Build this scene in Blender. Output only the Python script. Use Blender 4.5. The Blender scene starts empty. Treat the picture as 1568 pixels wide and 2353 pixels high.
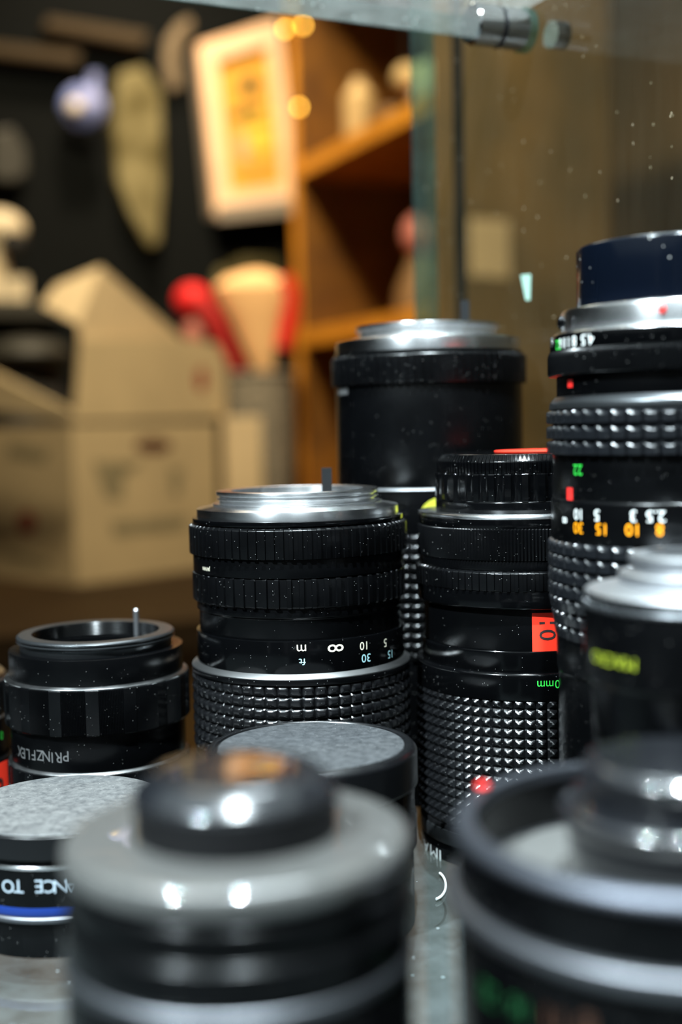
import bpy, bmesh, math, random
from mathutils import Vector, Matrix
random.seed(7)
sc = bpy.context.scene
C = sc.collection
PI = math.pi

# ------------------------------------------------------------------ camera
F = 2850.0; CX = 784.0; CY = 1176.5
H_EYE = 0.1325
PITCH = math.atan((1176.5 - 985) / F)
ROLL = math.radians(-1.3)
CAM = Vector((0, 0, H_EYE))
ROT = Matrix.Rotation(PI/2 - PITCH, 3, 'X') @ Matrix.Rotation(ROLL, 3, 'Z')
ROTI = ROT.transposed()

def ray(px, py):
    return (ROT @ Vector(((px - CX)/F, -(py - CY)/F, -1))).normalized()
def proj(p):
    q = ROTI @ (Vector(p) - CAM)
    return CX + F*q.x/-q.z, CY - F*q.y/-q.z
def at(px, py, depth):
    """point of the place seen at a pixel, at a distance along +Y"""
    d = ray(px, py)
    return CAM + d*(depth/d.y)
def on_plane(px, py, p0, n):
    d = ray(px, py)
    return CAM + d*((Vector(p0) - CAM).dot(n)/d.dot(n))

cam_d = bpy.data.cameras.new('camera'); cam = bpy.data.objects.new('camera', cam_d); C.objects.link(cam)
cam.matrix_world = Matrix.Translation(CAM) @ ROT.to_4x4()
cam_d.sensor_fit = 'HORIZONTAL'; cam_d.sensor_width = 24.0
cam_d.lens = 24.0*F/1568.0
cam_d.clip_start = 0.01; cam_d.clip_end = 30
cam_d.dof.use_dof = True; cam_d.dof.focus_distance = 0.356
cam_d.dof.aperture_fstop = cam_d.lens/8.3
cam_d.dof.aperture_blades = 0
sc.camera = cam

# the cabinet stands turned 25 degrees: U runs to its right wall, V to its back
U = Vector((0.91, 0.4146, 0)).normalized(); V = Vector((-U.y, U.x, 0)); Z = Vector((0, 0, 1))

# ------------------------------------------------------------------ materials
M = {}
def mat(name, base, rough=0.5, metal=0.0, spec=0.5, dust=0.0, dust_scale=900, noise=0.0, noise_scale=60, bump=0.0, bump_scale=400,
        emit=None, estr=0.0, coat=0.0, coat_ior=1.5, aniso=0.0, col2=None, smear=0.0, smear_col=(.16, .155, .15), trans=0.0):
    m = bpy.data.materials.new(name); m.use_nodes = True
    nt = m.node_tree; N = nt.nodes; L = nt.links
    b = N['Principled BSDF']
    b.inputs['Base Color'].default_value = (*base, 1)
    b.inputs['Roughness'].default_value = rough
    b.inputs['Metallic'].default_value = metal
    b.inputs['Specular IOR Level'].default_value = spec
    b.inputs['Coat Weight'].default_value = coat; b.inputs['Coat IOR'].default_value = coat_ior; b.inputs['Coat Roughness'].default_value = .02
    tc = N.new('ShaderNodeTexCoord')
    col = None
    if noise > 0 or col2:
        nz = N.new('ShaderNodeTexNoise'); nz.inputs['Scale'].default_value = noise_scale; nz.inputs['Detail'].default_value = 5
        L.new(tc.outputs['Object'], nz.inputs['Vector'])
        mx = N.new('ShaderNodeMix'); mx.data_type = 'RGBA'
        mx.inputs[6].default_value = (*base, 1)
        c2 = col2 or tuple(min(1, c*(1+noise)) for c in base)
        mx.inputs[7].default_value = (*c2, 1)
        rp = N.new('ShaderNodeMapRange'); rp.inputs[1].default_value = .38; rp.inputs[2].default_value = .66
        L.new(nz.outputs['Fac'], rp.inputs[0]); L.new(rp.outputs[0], mx.inputs[0])
        col = mx.outputs[2]
        rr = N.new('ShaderNodeMapRange'); rr.inputs[3].default_value = max(.02, rough-.06); rr.inputs[4].default_value = min(1, rough+.08)
        L.new(nz.outputs['Fac'], rr.inputs[0]); L.new(rr.outputs[0], b.inputs['Roughness'])
    if smear > 0:   # dull film of dust, in cloudy patches of its own
        nz = N.new('ShaderNodeTexNoise'); nz.inputs['Scale'].default_value = 420; nz.inputs['Detail'].default_value = 9; nz.inputs['Roughness'].default_value = .72
        L.new(tc.outputs['Object'], nz.inputs['Vector'])
        rp = N.new('ShaderNodeMapRange'); rp.inputs[1].default_value = .35; rp.inputs[2].default_value = .75; rp.inputs[4].default_value = smear
        L.new(nz.outputs['Fac'], rp.inputs[0])
        mx = N.new('ShaderNodeMix'); mx.data_type = 'RGBA'; mx.inputs[6].default_value = (*base, 1); mx.inputs[7].default_value = (*smear_col, 1)
        if col: L.new(col, mx.inputs[6])
        L.new(rp.outputs[0], mx.inputs[0]); col = mx.outputs[2]
    if dust > 0:
        vo = N.new('ShaderNodeTexVoronoi'); vo.inputs['Scale'].default_value = dust_scale; vo.inputs['Randomness'].default_value = 1
        L.new(tc.outputs['Object'], vo.inputs['Vector'])
        sep = N.new('ShaderNodeSeparateColor'); L.new(vo.outputs['Color'], sep.inputs[0])
        lt = N.new('ShaderNodeMath'); lt.operation = 'LESS_THAN'; lt.inputs[1].default_value = .17; L.new(vo.outputs['Distance'], lt.inputs[0])
        gt = N.new('ShaderNodeMath'); gt.operation = 'GREATER_THAN'; gt.inputs[1].default_value = 1-dust; L.new(sep.outputs[0], gt.inputs[0])
        mu = N.new('ShaderNodeMath'); mu.operation = 'MULTIPLY'; L.new(lt.outputs[0], mu.inputs[0]); L.new(gt.outputs[0], mu.inputs[1])
        mx = N.new('ShaderNodeMix'); mx.data_type = 'RGBA'; mx.inputs[6].default_value = (*base, 1); mx.inputs[7].default_value = (.30, .30, .29, 1)
        if col: L.new(col, mx.inputs[6])
        L.new(mu.outputs[0], mx.inputs[0]); col = mx.outputs[2]
    if aniso:   # turned metal: fine grooves run round the part
        tg = N.new('ShaderNodeTangent'); tg.direction_type = 'RADIAL'; tg.axis = 'Z'
        L.new(tg.outputs[0], b.inputs['Tangent']); b.inputs['Anisotropic'].default_value = abs(aniso)
        b.inputs['Anisotropic Rotation'].default_value = 0.25 if aniso < 0 else 0.0
    if col: L.new(col, b.inputs['Base Color'])
    if bump > 0:
        nz = N.new('ShaderNodeTexNoise'); nz.inputs['Scale'].default_value = bump_scale; nz.inputs['Detail'].default_value = 3
        L.new(tc.outputs['Object'], nz.inputs['Vector'])
        bp = N.new('ShaderNodeBump'); bp.inputs['Strength'].default_value = bump; bp.inputs['Distance'].default_value = .0004
        L.new(nz.outputs['Fac'], bp.inputs['Height']); L.new(bp.outputs[0], b.inputs['Normal'])
    if emit:
        b.inputs['Emission Color'].default_value = (*emit, 1); b.inputs['Emission Strength'].default_value = estr
    M[name] = m
    return m

def glass_mat(name, tint, dust_amt, dust_col, streak=False, gloss_rough=.02):
    """clear pane: see-through body, mirror sheen by angle, thin dust film"""
    m = bpy.data.materials.new(name); m.use_nodes = True
    nt = m.node_tree; N = nt.nodes; L = nt.links
    N.remove(N['Principled BSDF']); out = N['Material Output']
    tr = N.new('ShaderNodeBsdfTransparent'); tr.inputs[0].default_value = (*tint, 1)
    gl = N.new('ShaderNodeBsdfGlossy'); gl.inputs['Roughness'].default_value = gloss_rough; gl.inputs[0].default_value = (.9, .95, .95, 1)
    fr = N.new('ShaderNodeFresnel'); fr.inputs['IOR'].default_value = 1.5
    ge = N.new('ShaderNodeNewGeometry'); om = N.new('ShaderNodeMath'); om.operation = 'SUBTRACT'; om.inputs[0].default_value = 1
    L.new(ge.outputs['Backfacing'], om.inputs[1]); fm = N.new('ShaderNodeMath'); fm.operation = 'MULTIPLY'
    L.new(fr.outputs[0], fm.inputs[0]); L.new(om.outputs[0], fm.inputs[1])
    m1 = N.new('ShaderNodeMixShader'); L.new(fm.outputs[0], m1.inputs[0]); L.new(tr.outputs[0], m1.inputs[1]); L.new(gl.outputs[0], m1.inputs[2])
    df = N.new('ShaderNodeBsdfDiffuse'); df.inputs[0].default_value = (*dust_col, 1)
    tl = N.new('ShaderNodeBsdfTranslucent'); tl.inputs[0].default_value = (*dust_col, 1)
    dd = N.new('ShaderNodeMixShader'); dd.inputs[0].default_value = .4; L.new(df.outputs[0], dd.inputs[1]); L.new(tl.outputs[0], dd.inputs[2])
    tc = N.new('ShaderNodeTexCoord')
    mp = N.new('ShaderNodeMapping')
    if streak: mp.inputs['Scale'].default_value = (1, 1, .12)
    L.new(tc.outputs['Object'], mp.inputs['Vector'])
    nz = N.new('ShaderNodeTexNoise'); nz.inputs['Scale'].default_value = 90; nz.inputs['Detail'].default_value = 8; nz.inputs['Roughness'].default_value = .7
    L.new(mp.outputs[0], nz.inputs['Vector'])
    rp = N.new('ShaderNodeMapRange'); rp.inputs[1].default_value = .3; rp.inputs[2].default_value = .75; rp.inputs[3].default_value = dust_amt*.45; rp.inputs[4].default_value = dust_amt*1.5
    L.new(nz.outputs['Fac'], rp.inputs[0])
    vo = N.new('ShaderNodeTexVoronoi'); vo.inputs['Scale'].default_value = 260; L.new(tc.outputs['Object'], vo.inputs['Vector'])
    sep = N.new('ShaderNodeSeparateColor'); L.new(vo.outputs['Color'], sep.inputs[0])
    lt = N.new('ShaderNodeMath'); lt.operation = 'LESS_THAN'; lt.inputs[1].default_value = .13; L.new(vo.outputs['Distance'], lt.inputs[0])
    gt = N.new('ShaderNodeMath'); gt.operation = 'GREATER_THAN'; gt.inputs[1].default_value = .86; L.new(sep.outputs[0], gt.inputs[0])
    mu = N.new('ShaderNodeMath'); mu.operation = 'MULTIPLY'; L.new(lt.outputs[0], mu.inputs[0]); L.new(gt.outputs[0], mu.inputs[1])
    m3 = N.new('ShaderNodeMath'); m3.operation = 'MULTIPLY'; m3.inputs[1].default_value = .35; L.new(mu.outputs[0], m3.inputs[0])
    ad = N.new('ShaderNodeMath'); ad.operation = 'ADD'; ad.use_clamp = True; L.new(rp.outputs[0], ad.inputs[0]); L.new(m3.outputs[0], ad.inputs[1])
    m2 = N.new('ShaderNodeMixShader'); L.new(ad.outputs[0], m2.inputs[0]); L.new(m1.outputs[0], m2.inputs[1]); L.new(dd.outputs[0], m2.inputs[2])
    L.new(m2.outputs[0], out.inputs['Surface'])
    M[name] = m
    return m

BK = (.0012, .0013, .0015)
mat('black_satin', BK, .24, spec=.25, dust=.07, dust_scale=2100, noise=.5, noise_scale=80)
mat('black_clean', (.0009, .0010, .0012), .25, spec=.2, dust=.02, dust_scale=2300, noise=.4, noise_scale=60)
mat('black_gloss', (.0010, .0011, .0013), .13, spec=.4, dust=.04, dust_scale=2100)
mat('black_rubber', (.008, .0085, .009), .36, dust=.09, dust_scale=1500, noise=.5, noise_scale=120)
mat('grip_sheen', (.0035, .0037, .0042), .24, spec=.6, dust=.04, dust_scale=2200)
mat('grip_pale', (.0045, .0052, .0065), .27, spec=.8, dust=.03, dust_scale=2200)
mat('black_matte', (.002, .002, .0024), .6, spec=.2)
mat('dark_hole', (.003, .003, .0035), .5)
mat('cap_grey', (.022, .024, .026), .38, smear=.8, smear_col=(.085, .088, .092), bump=.5, bump_scale=1800, dust=.05, dust_scale=1400)
mat('cap_side', (.0025, .0027, .0032), .30, spec=.5)
mat('cap_dusty', (.05, .052, .054), .38, smear=.85, smear_col=(.17, .17, .165), bump=.5, bump_scale=1700, dust=.06, dust_scale=1400)
mat('cap_plastic', (.006, .0065, .008), .25, smear=.3, smear_col=(.02, .022, .026), coat=1, coat_ior=1.75)
mat('flange_grey', (.065, .064, .061), .38, smear=.5, smear_col=(.12, .116, .108), coat=1, coat_ior=2.3)
mat('floor_grey', (.085, .084, .080), .4)
mat('navy_plastic', (.0015, .0026, .0055), .16, spec=.35, dust=.05, dust_scale=700)
mat('chrome', (.86, .87, .88), .27, 1.0, dust=.02, dust_scale=2200, aniso=-.8)
mat('bright_chrome', (.86, .87, .88), .10, 1.0)
mat('satin_silver', (.18, .185, .20), .42, 1.0)
mat('trim_silver', (.30, .30, .30), .36, 1.0)
mat('brushed_steel', (.50, .51, .53), .40, 1.0)
mat('worn_edge', (.22, .22, .22), .30, 1.0, noise=.4, noise_scale=160)
mat('grey_metal', (.075, .08, .094), .46, .9)
mat('green_dim', (.012, .10, .03), .5)
mat('red_dim', (.10, .04, .02), .5)
mat('dull_metal', (.08, .085, .09), .32, .9, dust=.05)
mat('paint_cream', (.80, .74, .58), .5)
mat('paint_teal', (.36, .62, .66), .5)
mat('paint_white', (.82, .84, .82), .5)
mat('paint_orange', (1.0, .36, .0), .5)
mat('paint_green', (.03, .62, .06), .5)
mat('paint_lime', (.30, .36, .02), .5)
mat('paint_red', (.75, .02, .015), .5)
mat('paint_dim', (.09, .09, .09), .5)
mat('paint_bluegrey', (.35, .42, .48), .5)
mat('paint_blue', (.0, .018, .14), .4)
mat('sticker_red', (.95, .035, .012), .55)
mat('sticker_yellow', (.42, .42, .03), .55)
mat('ink', (.02, .012, .012), .6)
glass_mat('glass_shelf_mat', (.88, .94, .93), .06, (.66, .74, .76), gloss_rough=.05)
glass_mat('glass_top_mat', (.95, .98, .975), .10, (.72, .74, .70), gloss_rough=.10)
glass_mat('glass_panel_mat', (.93, .95, .91), .016, (.60, .50, .34), streak=True)
glass_mat('glass_edge', (.55, .74, .70), .05, (.30, .50, .48), gloss_rough=.15)
mat('flake', (.30, .48, .40), .5)
mat('glint', (.75, .78, .76), .5)  # pale colour of the curl that paints a bright rim reflection
mat('card', (.43, .34, .20), .8, noise=.12, noise_scale=14)
mat('card_pale', (.56, .44, .27), .8, noise=.1, noise_scale=14)
mat('card_print', (.20, .17, .10), .8, noise=.4, noise_scale=60)
mat('card_red', (.25, .03, .02), .8)
mat('card_dark', (.09, .035, .018), .9)
mat('bag_black', (.005, .005, .0055), .7)
mat('bag_olive', (.022, .022, .017), .6)
mat('figure_cream', (.70, .60, .42), .55)
mat('wood_orange', (.40, .150, .010), .5, noise=.5, noise_scale=22, col2=(.30, .10, .006))
mat('wood_deep', (.19, .080, .008), .55, noise=.5, noise_scale=15, col2=(.12, .048, .005))  # bookcase wood darkened to paint the shade inside the compartments
mat('wood_dull', (.12, .085, .035), .6, noise=.5, noise_scale=9, col2=(.20, .13, .05))
mat('wood_edge_lit', (.80, .33, .025), .5, noise=.4, noise_scale=18, col2=(.62, .24, .015))  # bookcase wood lightened to paint the light on its front edges
mat('wood_back', (.10, .036, .004), .6, noise=.4, noise_scale=12)  # back panel wood, darkened for the shade behind the shelves
mat('counter', (.026, .015, .006), .6, spec=.1, noise=.4, noise_scale=9, col2=(.018, .010, .004))
mat('wall_black', (.0042, .0054, .0058), .8, spec=.08)
mat('wall_brown', (.20, .145, .075), .8, noise=.4, noise_scale=6, col2=(.27, .18, .085))
mat('floor_dark', (.02, .017, .014), .7, noise=.3, noise_scale=4)
mat('ceiling_grey', (.10, .095, .09), .9, noise=.2, noise_scale=3)
mat('frame_wood', (.92, .62, .40), .5, noise=.1, noise_scale=20)
mat('frame_side', (.30, .26, .21), .6)
mat('print_gold', (.70, .36, .04), .7, noise=.2, noise_scale=25, col2=(.74, .38, .05))
mat('print_yellow', (.90, .56, .06), .7)
mat('print_dark', (.12, .09, .02), .7)
mat('print_grey', (.50, .40, .24), .7)
mat('red_felt', (.80, .008, .010), .7)
mat('red_deep', (.42, .006, .006), .75)
mat('cream_felt', (.98, .60, .28), .75)
mat('wicker', (.30, .27, .21), .8, noise=1.2, noise_scale=160, col2=(.10, .09, .075))
mat('khaki', (.10, .085, .035), .85, noise=.4, noise_scale=16, col2=(.26, .23, .12), spec=.1)
mat('blue_cloth', (.13, .19, .50), .7, noise=.6, noise_scale=30, col2=(.30, .34, .62))
mat('beam_brown', (.06, .045, .028), .8, spec=.1)
mat('strap_tan', (.17, .13, .08), .8)
mat('item_pale', (.62, .44, .20), .6)
mat('item_pink', (.60, .20, .16), .6)
mat('item_brown', (.20, .11, .04), .6)
mat('item_white', (.72, .64, .50), .6)
mat('post_dark', (.002, .0022, .0022), .7, spec=.0)
mat('bulb_amber', (.9, .6, .1), .4, emit=(1.0, .50, .06), estr=16)
mat('cord_dark', (.02, .02, .02), .6)
mat('lamp_white', (.9, .9, .9), .4, emit=(.86, .94, 1.0), estr=1)

# ------------------------------------------------------------------ object helpers
def tag(o, label=None, cat=None, group=None, kind=None):
    if label: o['label'] = label
    if cat: o['category'] = cat
    if group: o['group'] = group
    if kind: o['kind'] = kind
    return o
def empty(name, loc, label, cat, group=None):
    o = bpy.data.objects.new(name, None); C.objects.link(o); o.location = loc
    o.empty_display_size = .02
    return tag(o, label, cat, group)
def link_mesh(name, verts, faces, m, parent=None, smooth=True, sharp=32):
    me = bpy.data.meshes.new(name); me.from_pydata([tuple(v) for v in verts], [], faces); me.update()
    bm = bmesh.new(); bm.from_mesh(me); bmesh.ops.recalc_face_normals(bm, faces=bm.faces); bm.to_mesh(me); bm.free()
    if smooth:
        me.polygons.foreach_set('use_smooth', [True]*len(me.polygons)); me.set_sharp_from_angle(angle=math.radians(sharp))
    for x in (m if isinstance(m, (list, tuple)) else [m]): me.materials.append(M[x])
    o = bpy.data.objects.new(name, me); C.objects.link(o)
    if parent: o.parent = parent
    return o
def box_vf(o, a, b, c):
    """box from corner o with edge vectors a, b, c"""
    o, a, b, c = Vector(o), Vector(a), Vector(b), Vector(c)
    v = [o, o+a, o+a+b, o+b, o+c, o+a+c, o+a+b+c, o+b+c]
    f = [(0, 3, 2, 1), (4, 5, 6, 7), (0, 1, 5, 4), (1, 2, 6, 5), (2, 3, 7, 6), (3, 0, 4, 7)]
    return v, f
def box(name, o, a, b, c, m, parent=None, bevel=0.0):
    v, f = box_vf(o, a, b, c)
    org = sum(v, Vector())/8 if parent is None else Vector()
    org = Vector((org.x, org.y, min(p.z for p in v))) if parent is None else org
    ob = link_mesh(name, [p - org for p in v], f, m, parent, smooth=False)
    ob.location = org
    if bevel:
        bm = bmesh.new(); bm.from_mesh(ob.data)
        bmesh.ops.bevel(bm, geom=list(bm.edges), offset=bevel, segments=2, affect='EDGES', profile=.6)
        bm.to_mesh(ob.data); bm.free()
    return ob
def slab(name, pts, thick, m, parent=None, org=None, bevel=0.0):
    """polygon pts given a real thickness vector"""
    pts = [Vector(p) for p in pts]; t = Vector(thick); n = len(pts)
    if org is None: org = Vector()
    v = [p - org for p in pts] + [p + t - org for p in pts]
    f = [tuple(range(n)), tuple(range(2*n-1, n-1, -1))] + [(i, (i+1) % n, n+(i+1) % n, n+i) for i in range(n)]
    ob = link_mesh(name, v, f, m, parent, smooth=False)
    if parent is None: ob.location = org
    if bevel:
        bm = bmesh.new(); bm.from_mesh(ob.data)
        bmesh.ops.bevel(bm, geom=list(bm.edges), offset=bevel, segments=2, affect='EDGES', profile=.6)
        bm.to_mesh(ob.data); bm.free()
    return ob
def lathe_vf(prof, n=48, closed=False, c=(0, 0, 0)):
    c = Vector(c); v, f = [], []; k = len(prof)
    for i in range(n):
        a = 2*PI*i/n
        for r, z in prof: v.append(c + Vector((r*math.cos(a), r*math.sin(a), z)))
    for i in range(n):
        j = (i+1) % n
        for q in range(k if closed else k-1):
            p = (q+1) % k
            f.append((i*k+q, j*k+q, j*k+p, i*k+p))
    return v, f
def tube_vf(path, r, n=10):
    path = [Vector(p) for p in path]; v, f = [], []
    for i, p in enumerate(path):
        t = (path[min(i+1, len(path)-1)] - path[max(i-1, 0)]).normalized()
        s = t.cross(Z if abs(t.z) < .9 else Vector((1, 0, 0))).normalized(); w = s.cross(t)
        for q in range(n):
            a = 2*PI*q/n; v.append(p + r*(s*math.cos(a) + w*math.sin(a)))
    for i in range(len(path)-1):
        for q in range(n):
            f.append((i*n+q, i*n+(q+1) % n, (i+1)*n+(q+1) % n, (i+1)*n+q))
    f.append(tuple(range(n-1, -1, -1))); b = (len(path)-1)*n; f.append(tuple(range(b, b+n)))
    return v, f
def blob_vf(c, rx, ry, rz, n=24, m=14, fn=None):
    v, f = [], []
    for j in range(m+1):
        t = PI*j/m
        for i in range(n):
            a = 2*PI*i/n
            s = fn(a, t) if fn else 1
            v.append(Vector(c) + Vector((rx*s*math.sin(t)*math.cos(a), ry*s*math.sin(t)*math.sin(a), rz*s*math.cos(t))))
    for j in range(m):
        for i in range(n):
            f.append((j*n+i, (j+1)*n+i, (j+1)*n+(i+1) % n, j*n+(i+1) % n))
    return v, f

# ------------------------------------------------------------------ text wrapped on a barrel
def flat_text(s, size):
    cu = bpy.data.curves.new('lettering', 'FONT'); cu.body = s; cu.size = size
    cu.align_x = 'CENTER'; cu.align_y = 'CENTER'; cu.resolution_u = 3
    o = bpy.data.objects.new('lettering', cu); C.objects.link(o)
    me = bpy.data.meshes.new_from_object(o.evaluated_get(bpy.context.evaluated_depsgraph_get()))
    vs = [v.co.copy() for v in me.vertices]; fs = [tuple(p.vertices) for p in me.polygons]
    bpy.data.objects.remove(o); bpy.data.curves.remove(cu); bpy.data.meshes.remove(me)
    if vs:   # centre on real outline
        x0 = (min(v.x for v in vs)+max(v.x for v in vs))/2; y0 = (min(v.y for v in vs)+max(v.y for v in vs))/2
        h = max(v.y for v in vs)-min(v.y for v in vs)
        vs = [Vector((v.x-x0, v.y-y0, 0)) for v in vs]
    else: h = 1
    return vs, fs, h

# ------------------------------------------------------------------ lens builder
class Lens:
    def __init__(s, name, label, cat, xc, yref, depth, group=None, tilt=0):
        d = ray(xc, yref); p = CAM + d*(depth/d.y)
        s.x, s.y = p.x, p.y
        s.root = empty(name, (s.x, s.y, 0), label, cat, group)
        s.D = math.hypot(s.x, s.y); s.a0 = math.atan2(-s.y, -s.x)   # azimuth that faces the viewer
        s.parts = []
    def r(s, rpx): return s.D*math.sin(math.atan(rpx/F))
    def pt(s, r, a, z):
        # a is counted to the viewer's right from the facing line
        t = s.a0 + a
        return Vector((s.x + r*math.cos(t), s.y + r*math.sin(t), z))
    def z(s, r, yf):
        lo, hi = -.6, .6
        for _ in range(50):
            m = (lo+hi)/2
            if proj(s.pt(r, 0, m))[1] > yf: lo = m
            else: hi = m
        return (lo+hi)/2
    def solve(s, r, px, py):
        a, z = 0.0, s.z(r, py)
        for _ in range(60):
            x, y = proj(s.pt(r, a, z))
            x2, y2 = proj(s.pt(r, a+.001, z)); x3, y3 = proj(s.pt(r, a, z+.0001))
            j = Matrix(((x2-x)/.001, (x3-x)/.0001)[0:0] or [[(x2-x)/.001, (x3-x)/.0001], [(y2-y)/.001, (y3-y)/.0001]])
            if abs(j.determinant()) < 1e-6: break
            d = j.inverted() @ Vector((px-x, py-y))
            a += max(-.15, min(.15, d.x)); z += max(-.01, min(.01, d.y))
            a = max(-1.5, min(1.5, a))
        return a, z
    def prof(s, pts):
        """[(radius px, y px at front)] top to bottom -> [(r, z)]; y None = stands on the shelf"""
        o = []
        for rp, yf in pts:
            r = s.r(rp); o.append((r, 0.0 if yf is None else max(0.0, s.z(r, yf))))
        return o
    def ring(s, name, m, pts, n=128, cham=.00022, inner=None, angles=None, mod=None, parent=None, matfn=None, keep=None):
        """closed ring; angles/mod give flutes: list of (fraction of pitch, depth) repeated"""
        P = s.prof(pts)
        ri = s.r(inner) if inner else min(p[0] for p in P)*.82
        # chamfer outer corners
        Q = [(ri, P[0][1])]
        full = [(ri, P[0][1])] + P + [(ri, P[-1][1])]
        idx = []
        for i in range(1, len(full)-1):
            a, b, c = (Vector(full[k]) for k in (i-1, i, i+1))
            l1, l2 = (a-b).length, (c-b).length
            k = min(cham, l1*.4, l2*.4)
            if k > 1e-5 and l1 > 1e-6 and l2 > 1e-6:
                q1 = b+(a-b)*(k/l1); q2 = b+(c-b)*(k/l2)
                for w in ((0, .5, 1) if k < .0005 else (0, .2, .4, .6, .8, 1)):
                    Q.append(tuple(q1*(1-w)**2 + b*2*w*(1-w) + q2*w*w))
            else:
                Q.append(tuple(b)); idx.append(True)
        Q.append((ri, P[-1][1]))
        if mod:
            cnt, pat = mod
            ang = [(2*PI*(i+fr)/cnt, dp) for i in range(cnt) for fr, dp in pat]
        else: ang = [(2*PI*i/n, 0) for i in range(n)]
        rmax = max(p[0] for p in Q)
        v, f = [], []; k = len(Q)
        for a, dp in ang:
            t = s.a0 + a
            for i, (r, z) in enumerate(Q):
                rr = r - dp if (r > rmax - .0016 and 0 < i < k-1) else r
                v.append((rr*math.cos(t), rr*math.sin(t), z))
        na = len(ang)
        for i in range(na):
            j = (i+1) % na
            for q in range(k):
                p = (q+1) % k; f.append((i*k+q, j*k+q, j*k+p, i*k+p))
        o = link_mesh(name, v, f, m, parent or s.root, sharp=38)
        return o
    def disc(s, name, m, pts, n=128, parent=None, cham=.0004):
        """solid of revolution closed at the axis, outline top centre to bottom centre"""
        P = s.prof(pts); Q = [(1e-5, P[0][1])]
        full = [(1e-5, P[0][1])] + P + [(1e-5, P[-1][1])]
        for i in range(1, len(full)-1):
            a, b, c = (Vector(full[k]) for k in (i-1, i, i+1)); l1, l2 = (a-b).length, (c-b).length
            k = min(cham, l1*.4, l2*.4)
            if k > 1e-5:
                for w in (0, .2, .4, .6, .8, 1):
                    q1 = b+(a-b)*(k/l1); q2 = b+(c-b)*(k/l2)
                    q = q1*(1-w)**2 + b*2*w*(1-w) + q2*w*w
                    Q.append(tuple(q))
            else: Q.append(tuple(b))
        Q.append((1e-5, P[-1][1]))
        v, f = lathe_vf(Q, n)
        return link_mesh(name, v, f, m, parent or s.root, sharp=40)
    def grip(s, name, m, rp, y0, y1, cols, rows, fn, depth, su=6, sv=6, rp1=None, parent=None):
        r0 = s.r(rp); r1 = s.r(rp1 or rp)
        z0 = s.z(r0, y0); z1 = 0.0 if y1 is None else max(0.0, s.z(r1, y1))
        nu, nv = cols*su, rows*sv
        v, f = [], []
        ri = min(r0, r1) - depth*2.2
        for i in range(nu):
            t = s.a0 + 2*PI*i/nu
            u = (i % su)/su
            v.append((ri*math.cos(t), ri*math.sin(t), z0))
            for j in range(nv+1):
                w = (j % sv)/sv if j < nv else 0.0
                g = j/nv; r = r0+(r1-r0)*g
                rr = r - depth*(1-fn(u, w))
                v.append((rr*math.cos(t), rr*math.sin(t), z0+(z1-z0)*g))
            v.append((ri*math.cos(t), ri*math.sin(t), z1))
        k = nv+3
        for i in range(nu):
            j = (i+1) % nu
            for q in range(k):
                p = (q+1) % k; f.append((i*k+q, j*k+q, j*k+p, i*k+p))
        return link_mesh(name, v, f, m, parent or s.root, sharp=28)
    def text(s, string, m, rp, px, py, hpx, parent, flip=True, rot=0, stretch=1.0, name='lettering', off=.00006):
        r = s.r(rp) + off
        a0, z0 = s.solve(r, px, py)
        P = s.pt(r, a0, z0)
        scale = (P-CAM).length/F
        vs, fs, h = flat_text(string, 1.0)
        k = hpx*scale/h
        v = []
        cr, sr = math.cos(rot), math.sin(rot)
        for q in vs:
            u, w = q.x*k*stretch, q.y*k
            u, w = u*cr-w*sr, u*sr+w*cr
            if flip: u, w = -u, -w
            t = s.a0 + a0 + u/r
            v.append((r*math.cos(t), r*math.sin(t), z0+w))
        o = link_mesh(name, v, fs, m, parent, smooth=False)
        return o
    def patch(s, name, m, rp, x0, y0, x1, y1, parent, shape='rect', off=.00008, thick=.00006, n=18):
        """sticker or paint mark bent round the barrel: pixel corners"""
        r = s.r(rp) + off
        aL, zT = s.solve(r, x0, y0); aR, zB = s.solve(r, x1, y1)
        v, f = [], []
        if shape == 'rect':
            for i in range(n+1):
                t = s.a0 + aL + (aR-aL)*i/n
                for rr in (r, r-off-thick):
                    for z in (zT, zB): v.append((rr*math.cos(t), rr*math.sin(t), z))
            for i in range(n):
                b, c = i*4, (i+1)*4
                f += [(b, c, c+1, b+1), (b+2, b+3, c+3, c+2), (b, b+2, c+2, c), (b+1, c+1, c+3, b+3)]
            f += [(0, 1, 3, 2), (n*4, n*4+2, n*4+3, n*4+1)]
        else:
            ca, cz, ra, rz = (aL+aR)/2, (zT+zB)/2, (aR-aL)/2, (zT-zB)/2
            rings = 6; v.append((r*math.cos(s.a0+ca), r*math.sin(s.a0+ca), cz)); N = 40
            for q in range(1, rings+1):
                for i in range(N):
                    g = 2*PI*i/N; t = s.a0+ca+ra*q/rings*math.cos(g)
                    v.append((r*math.cos(t), r*math.sin(t), cz+rz*q/rings*math.sin(g)))
            for i in range(N): f.append((0, 1+i, 1+(i+1) % N))
            for q in range(rings-1):
                for i in range(N):
                    b = 1+q*N; f.append((b+i, b+N+i, b+N+(i+1) % N, b+(i+1) % N))
        return link_mesh(name, v, f, m, parent)
    def core(s, rp, yt, m='dark_hole'):
        r = s.r(rp); z = s.z(r, yt)
        v, f = lathe_vf([(1e-5, z), (r, z), (r, .0005), (1e-5, .0005)], 64)
        return link_mesh('inner_barrel', v, f, m, s.root)
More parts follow.
